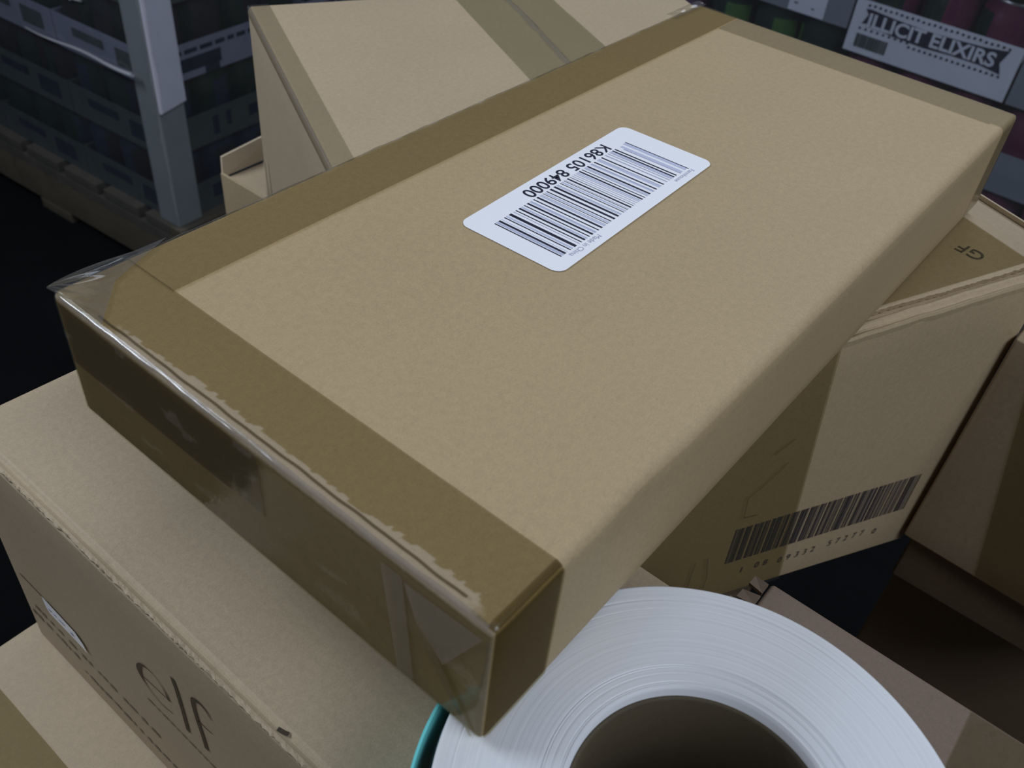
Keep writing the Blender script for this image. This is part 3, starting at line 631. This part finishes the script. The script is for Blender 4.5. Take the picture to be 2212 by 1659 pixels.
# ------------------------------------------------------------------ background pallets
def can_mesh(nm, r, h, col, band, n=18):
    prof = [(0.0, 0.001), (r * .72, 0.0), (r * .8, 0.001), (r, 0.010), (r, h - 0.018), (r * .82, h - 0.004), (r * .85, h - 0.001), (r * .80, h), (r * .76, h - 0.004), (0, h - 0.005)]
    V = []; F = []; m = len(prof); mi = []
    for i in range(n):
        a = 2 * math.pi * i / n
        for rr_, z in prof: V.append((rr_ * math.cos(a), rr_ * math.sin(a), z))
    for i in range(n):
        i2 = (i + 1) % n
        for j in range(m - 1): F.append((i * m + j, i2 * m + j, i2 * m + j + 1, i * m + j + 1)); mi.append(1 if j >= 5 else (2 if (i // 3) % 3 == 0 and j == 3 else 0))
    me = bpy.data.meshes.new(nm); me.from_pydata(V, [], F); me.materials.append(col); me.materials.append(M_lid); me.materials.append(band)
    me.polygons.foreach_set('material_index', mi); me.polygons.foreach_set('use_smooth', [True] * len(F)); me.update(); return me
M_lid = plain('can_lid', (0.30, 0.31, 0.33, 1), 0.3, metal=0.9)
C_green = plain('can_green', (0.007, 0.018, 0.013, 1), 0.25); C_lime = plain('can_lime', (0.035, 0.09, 0.02, 1), 0.3)
C_mag = plain('can_magenta', (0.075, 0.015, 0.038, 1), 0.3); C_purp = plain('can_purple', (0.07, 0.04, 0.08, 1), 0.3)
C_navy = plain('can_navy', (0.012, 0.018, 0.035, 1), 0.25); C_black = plain('can_black', (0.01, 0.011, 0.013, 1), 0.3)
M_trayd = plain('tray_grey_green', (0.040, 0.052, 0.050, 1), 0.6, noise=0.2, nscale=20)
M_trayp = plain('tray_pale', (0.17, 0.18, 0.24, 1), 0.55, noise=0.15, nscale=20)
CANS = {}
def case(loc, yaw, nx, ny, r, h, tray_h, colm, bandm, traym, label, group, key, tray_name='tray'):
    """loc = corner at base; local x,y grow inwards along the two visible faces"""
    e = empty('drinks_case', loc, yaw); tag(e, label, 'case', group)
    gx, gy = nx * 2 * r + 0.004, ny * 2 * r + 0.004; t = 0.0015
    V = []; F = []
    for (x0, x1, y0, y1, z0, z1) in ((0, gx, 0, t, 0, tray_h), (0, gx, gy - t, gy, 0, tray_h), (0, t, t, gy - t, 0, tray_h), (gx - t, gx, t, gy - t, 0, tray_h), (t, gx - t, t, gy - t, 0, t)):
        bse = len(V); V += hexa(x0, x1, y0, y1, z0, z1); F += [tuple(bse + k for k in f) for f in ((0, 2, 3, 1), (4, 5, 7, 6), (0, 1, 5, 4), (2, 6, 7, 3), (0, 4, 6, 2), (1, 3, 7, 5))]
    tr = mesh(tray_name, V, F, traym, e, world=False)
    if key not in CANS: CANS[key] = can_mesh('can', r, h, colm, bandm)
    for i in range(nx):
        for j in range(ny):
            c = bpy.data.objects.new('can', CANS[key]); link(c); c.parent = e
            c.location = (0.002 + r + i * 2 * r, 0.002 + r + j * 2 * r, t + 0.0003); c.rotation_euler.z = rnd.uniform(0, 6.28)
    return e, tr, gx, gy
def print_local(name, quads, mat, parent, O, X, Y, N, h=0.0008):
    o = polys(name, quads, mat, None, (O, X, Y, N), h); o.parent = parent; o['kind'] = 'stuff'; return o

# left pallet, turned 4 degrees
PA = math.radians(4.0); pc = (0.668, 1.226); ca, sa = math.cos(PA), math.sin(PA)
def pp(x, y, z): return (pc[0] + x * ca - y * sa, pc[1] + x * sa + y * ca, z)
lay = [(-0.760, 'lowest'), (-0.637, 'second'), (-0.514, 'third'), (-0.391, 'top')]
cols = [('navy', C_navy, C_black), ('green', C_green, C_navy), ('black', C_black, C_green), ('green', C_green, C_lime)]
GX, GY = 0.334, 0.252
words_row = ['at the corner board', 'second along its left side', 'third along its left side']
for li, (z, ln_name) in enumerate(lay):
    for j in range(3):
        for i in range(2):
            if i == 1 and j > 0: continue
            cn, cm, cb = cols[(li + j) % 4]
            trm = M_trayp if li in (2,) else M_trayd
            lb = (f'tray of dark cans, {ln_name} layer of the left pallet, {words_row[j]}' if i == 0
                  else f'tray of dark cans, {ln_name} layer of the left pallet, right of the corner board')
            e, tr, gx, gy = case(pp(0.002 + i * GX, 0.002 + j * GY, z), PA, 4, 3, 0.041, 0.1205, 0.058, cm, cb, trm, lb, 'cases on the left pallet', 'L' + cn)
            # print on the two outer tray sides
            if i == 0 or j == 0:
                qd_ = []
                if li == 2:
                    x = 0.02
                    while x < 0.31: wd = rnd.uniform(.012, .03); qd_.append(rect(x, x + wd, 0.041, 0.048)); x += wd + 0.006
                    qd_ += [rect(0.01, 0.135, 0.012, 0.034), rect(0.10, 0.13, 0.0, 0.02)] if i == 0 else [rect(0.04, 0.09, 0.012, 0.03)]
                elif li == 1: qd_ += [rect(0.10, 0.112, 0.012, 0.046), rect(0.13, 0.14, 0.02, 0.046), rect(0.18, 0.29, 0.02, 0.04)]
                else: qd_ += [rect(0.08, 0.2, 0.02, 0.045)]
                print_local('printed_mark', qd_, C_navy, tr, (0, 0, 0), (1, 0, 0), (0, 0, 1), (0, -1, 0))
                print_local('printed_mark', [rect(0.03, 0.09, 0.015, 0.045), rect(0.12, 0.2, 0.03, 0.045)], C_navy if li != 2 else M_trayd, tr, (0, 0, 0), (0, 1, 0), (0, 0, 1), (-1, 0, 0))

wp = tag(empty('wooden_pallet', pp(0.33, 0.38, F_Z), PA), 'wooden pallet under the wrapped drinks cases at the left', 'pallet')
def local_box(name, par, x0, x1, y0, y1, z0, z1, mt, r=0.002):
    P = hexa(x0, x1, y0, y1, z0, z1); o = rbox(name, P, mt, None, r=r, n=(3, 3, 1)); o.parent = par; return o
pz = lambda z: z - F_Z
for k in range(7): local_box('deck_board', wp, -0.345, 0.345, -0.40 + k * 0.117, -0.40 + k * 0.117 + 0.097, pz(-0.7820), pz(-0.7605), M_wood)
for xs in (-0.345, -0.05, 0.245): local_box('stringer', wp, xs, xs + 0.10, -0.40, 0.40, pz(-0.872), pz(-0.7825), M_wood)
for k in range(3): local_box('bottom_board', wp, -0.345, 0.345, -0.40 + k * 0.35, -0.40 + k * 0.35 + 0.097, pz(F_Z + 0.0005), pz(-0.8725), M_wood)

# corner board, with a strip painting in its lit upper face
def lboard(z0, z1, mat, o, label):
    t = 0.005; w_ = 0.050; e = tag(empty('corner_board', pp(o, o, z0), PA), label, 'corner guard')
    out = [(0, 0), (w_, 0), (w_, t), (t, t), (t, w_), (0, w_)]
    V = [(x, y, z) for z in (0, z1 - z0) for x, y in out]; F = [(5, 4, 3, 2, 1, 0), (6, 7, 8, 9, 10, 11)] + [(i, (i + 1) % 6, 6 + (i + 1) % 6, 6 + i) for i in range(6)]
    ob = mesh('board', V, F, mat, e, world=False); bv = ob.modifiers.new('bevel', 'BEVEL'); bv.width = 0.0012; bv.segments = 2
M_board_lit = plain('corner_board_lit', (0.62, 0.62, 0.70, 1), 0.5, noise=0.06, nscale=30); M_bd = plain('corner_board_grey', (0.22, 0.24, 0.24, 1), 0.5, noise=0.08, nscale=30)  # pale copy holds the board's lit tone, grey its shaded tone
lboard(-0.7600, 0.16, M_bd, -0.0075, 'grey angled corner board standing up the corner of the left pallet')
e = tag(empty('lit_strip', pp(0.017, -0.0112, -0.2), PA), 'pale strip painting the light on the upper right face of the grey corner board', 'corner guard')
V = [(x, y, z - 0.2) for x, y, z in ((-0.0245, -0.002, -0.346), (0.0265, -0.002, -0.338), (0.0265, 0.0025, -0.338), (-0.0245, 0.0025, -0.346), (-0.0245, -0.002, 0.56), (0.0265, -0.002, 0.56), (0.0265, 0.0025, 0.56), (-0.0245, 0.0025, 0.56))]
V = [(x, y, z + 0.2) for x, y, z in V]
mesh('board', V, [(3, 2, 1, 0), (4, 5, 6, 7), (0, 1, 5, 4), (1, 2, 6, 5), (2, 3, 7, 6), (3, 0, 4, 7)], M_board_lit, e, world=False)

def wrap_sheet(name, fn, us, vs, label):
    o = sheet(name, fn, us, vs, M_wrap); tag(o, label, 'plastic film'); return o
def f_w1(z, s):
    rr_ = 0.012 + 0.004 * vn(s * 5, z * 9, 2) + 0.003 * vn(s * 14, z * 22, 2, 3)
    if s < 0: return pp(-rr_ - 0.006, -s - 0.0, z)
    return pp(s, -rr_ - 0.006, z)
w1 = wrap_sheet('stretch_wrap', f_w1, lin(-0.80, -0.02, 46), lin(-0.86, 0.0, 50)[:-1] + lin(0.0, 0.70, 40), 'clear stretch film wrapped around the left pallet of drinks')

M_pleat_sheen = film('film_pleat_sheen', (0.7, 0.72, 0.76, 1), rough=0.25, bump=0.2, bscale=90, haze=0.45, gloss=3.0, attr=False)  # whitish haze paints the film's bright streak on to the pleats
def f_pl(t, a):
    y = 0.30 - 0.28 * t; r = 0.0012 + 0.0030 * t; th = 2 * math.pi * a
    return pp(-0.022 - 0.003 * math.sin(t * 9) + r * math.cos(th), y, -0.492 + 0.006 * t + r * math.sin(th) * 0.8)
sheet('film_pleat_sheen', f_pl, lin(0, 1, 40), lin(0, 1, 10), M_pleat_sheen, w1)
sheet('film_pleat_sheen', lambda t, a: pp(-0.021 + 0.002 * math.cos(6.283 * a), 0.52 - 0.40 * t, -0.405 + 0.012 * vn(t * 9, 0, 2) + 0.002 * math.sin(6.283 * a)), lin(0, 1, 60), lin(0, 1, 8), M_pleat_sheen, w1)
# right pallet: visible side faces the viewer (normal -x) at x = 1.3
M_tray_sheen = plain('tray_grey_sheen', (0.15, 0.17, 0.20, 1), 0.4)  # tray grey with the film's bluish reflection put into the colour
RX = 1.3; rnames = [('magenta', C_mag, C_purp), ('lime', C_green, C_lime), ('purple', C_purp, C_mag), ('green', C_green, C_black)]
ycols = [-0.088, 0.154, 0.396, 0.638, 0.880]
ylab = ['rightmost column', 'second column from the right', 'third column from the right', 'second column from the left', 'leftmost column']
for li, z in enumerate((-0.585, -0.462, -0.339, -0.206)):
    for k, y0 in enumerate(ycols):
        if li == 3 and k > 2: continue
        cn, cm, cb = rnames[(li * 3 + k) % 4]
        if (li, k) == (2, 1): cn, cm, cb = 'magenta2', C_mag, C_green
        if (li, k) == (2, 0): cn, cm, cb = 'lime', C_lime, C_green
        if (li, k) == (1, 0): cn, cm, cb = rnames[0]
        lname = ['bottom', 'second', 'third', 'top'][li]
        th = 0.074 if (li, k) == (2, 1) else 0.058
        zz = z + (0.028 if (li == 2 and k >= 2) else 0) + (0.030 if li == 3 and k >= 2 else 0)
        hc = 0.1205 if not (li == 2 and k >= 2) else 0.118
        if li == 1 and k >= 2: hc = 0.1485
        mt = M_white if (li, k) == (2, 1) else (M_tray_sheen if (li, k) in ((2, 2), (1, 0), (2, 0)) else M_trayd)
        lb = ('white tray with black banner lettering holding cans, on the right pallet' if (li, k) == (2, 1)
              else f'case of coloured cans, {lname} layer of the right pallet, {ylab[k]}')
        e, tr, gx, gy = case((RX, y0, zz), 0, 3, 3, 0.039, hc, th, cm, cb, mt, lb, 'cases on the right pallet', f'R{cn}{hc}')
        if (li, k) == (2, 1):
            W_ = gy * 1000; FR = ((0, gy, 0), (0, -1e-3, 0), (0, 0, 1e-3), (-1, 0, 0))
            def pr(nm, qs, mt_, h_): print_local(nm, qs, mt_, tr, *FR, h=h_)
            # black banner with notched ends, dotted borders, pale letters
            pr('printed_banner', [[(16, 63), (22, 56), (16, 42), (24, 44), (60, 38), (110, 36), (150, 38), (190, 38), (220, 34), (214, 48), (221, 66), (190, 62), (150, 60), (110, 59), (60, 61), (24, 64)]], M_ink, 0.0009)
            pr('printed_dots', [rect(x, x + 3, 67 + 0.5 * math.sin(x), 70.4 + 0.5 * math.sin(x)) for x in range(18, 222, 8)] + [rect(x, x + 3, 29, 32.4) for x in range(90, 222, 8)] + [rect(x, x + 3, 34, 37) for x in range(14, 90, 9)], M_inkgrey if False else C_navy, 0.0010)
            tx = text('printed_lettering', 'ILLICIT ELIXIRS', 26, M_white, None, FR, (23, 40.5), sx=1.08, h=0.0013, bold=0.03); tx.parent = tr
            qs = []; x = 14
            while x < 62: wd = rnd.uniform(.8, 3.0); qs.append(rect(x, x + wd, 9, 28)); x += wd + rnd.uniform(.6, 1.6)
            pr('printed_barcode', qs, M_trayd, 0.0010)
        if (li, k) == (2, 2):
            FR = ((0, gy, 0), (0, -1e-3, 0), (0, 0, 1e-3), (-1, 0, 0))
            print_local('paper_label', [rect(gy * 1000 - 92, gy * 1000 - 30, 1, 52)], M_white, tr, *FR, h=0.0009) if False else None
            print_local('paper_label', [rect(142, 200, 1, 54)], M_white, tr, *FR, h=0.0009)
            print_local('printed_mark', [rect(150, 156, 12, 14.5), rect(160, 167, 24, 30), rect(178, 183, 10, 12)], M_trayd, tr, *FR, h=0.0012)
bl = tag(empty('base_carton', (RX + 0.2, 0.5, F_Z)), 'large dark carton forming the base of the wrapped pallet at the right', 'box')
rbox('carton_body', hexa(RX + 0.004, RX + 0.5, -0.10, 1.13, F_Z, -0.5855), plain('base_card', (0.12, 0.09, 0.06, 1), 0.7, noise=.2, nscale=10), bl, r=0.004, n=(4, 6, 4))
def f_w2(z, y):
    return (RX - 0.010 - 0.005 * vn(y * 5, z * 8, 2, 1) - 0.003 * vn(y * 16, z * 20, 2, 4), y, z)
wrap_sheet('stretch_wrap', f_w2, lin(-0.80, -0.07, 46), lin(-0.095, 1.12, 90), 'clear stretch film wrapped around the right pallet of drinks')
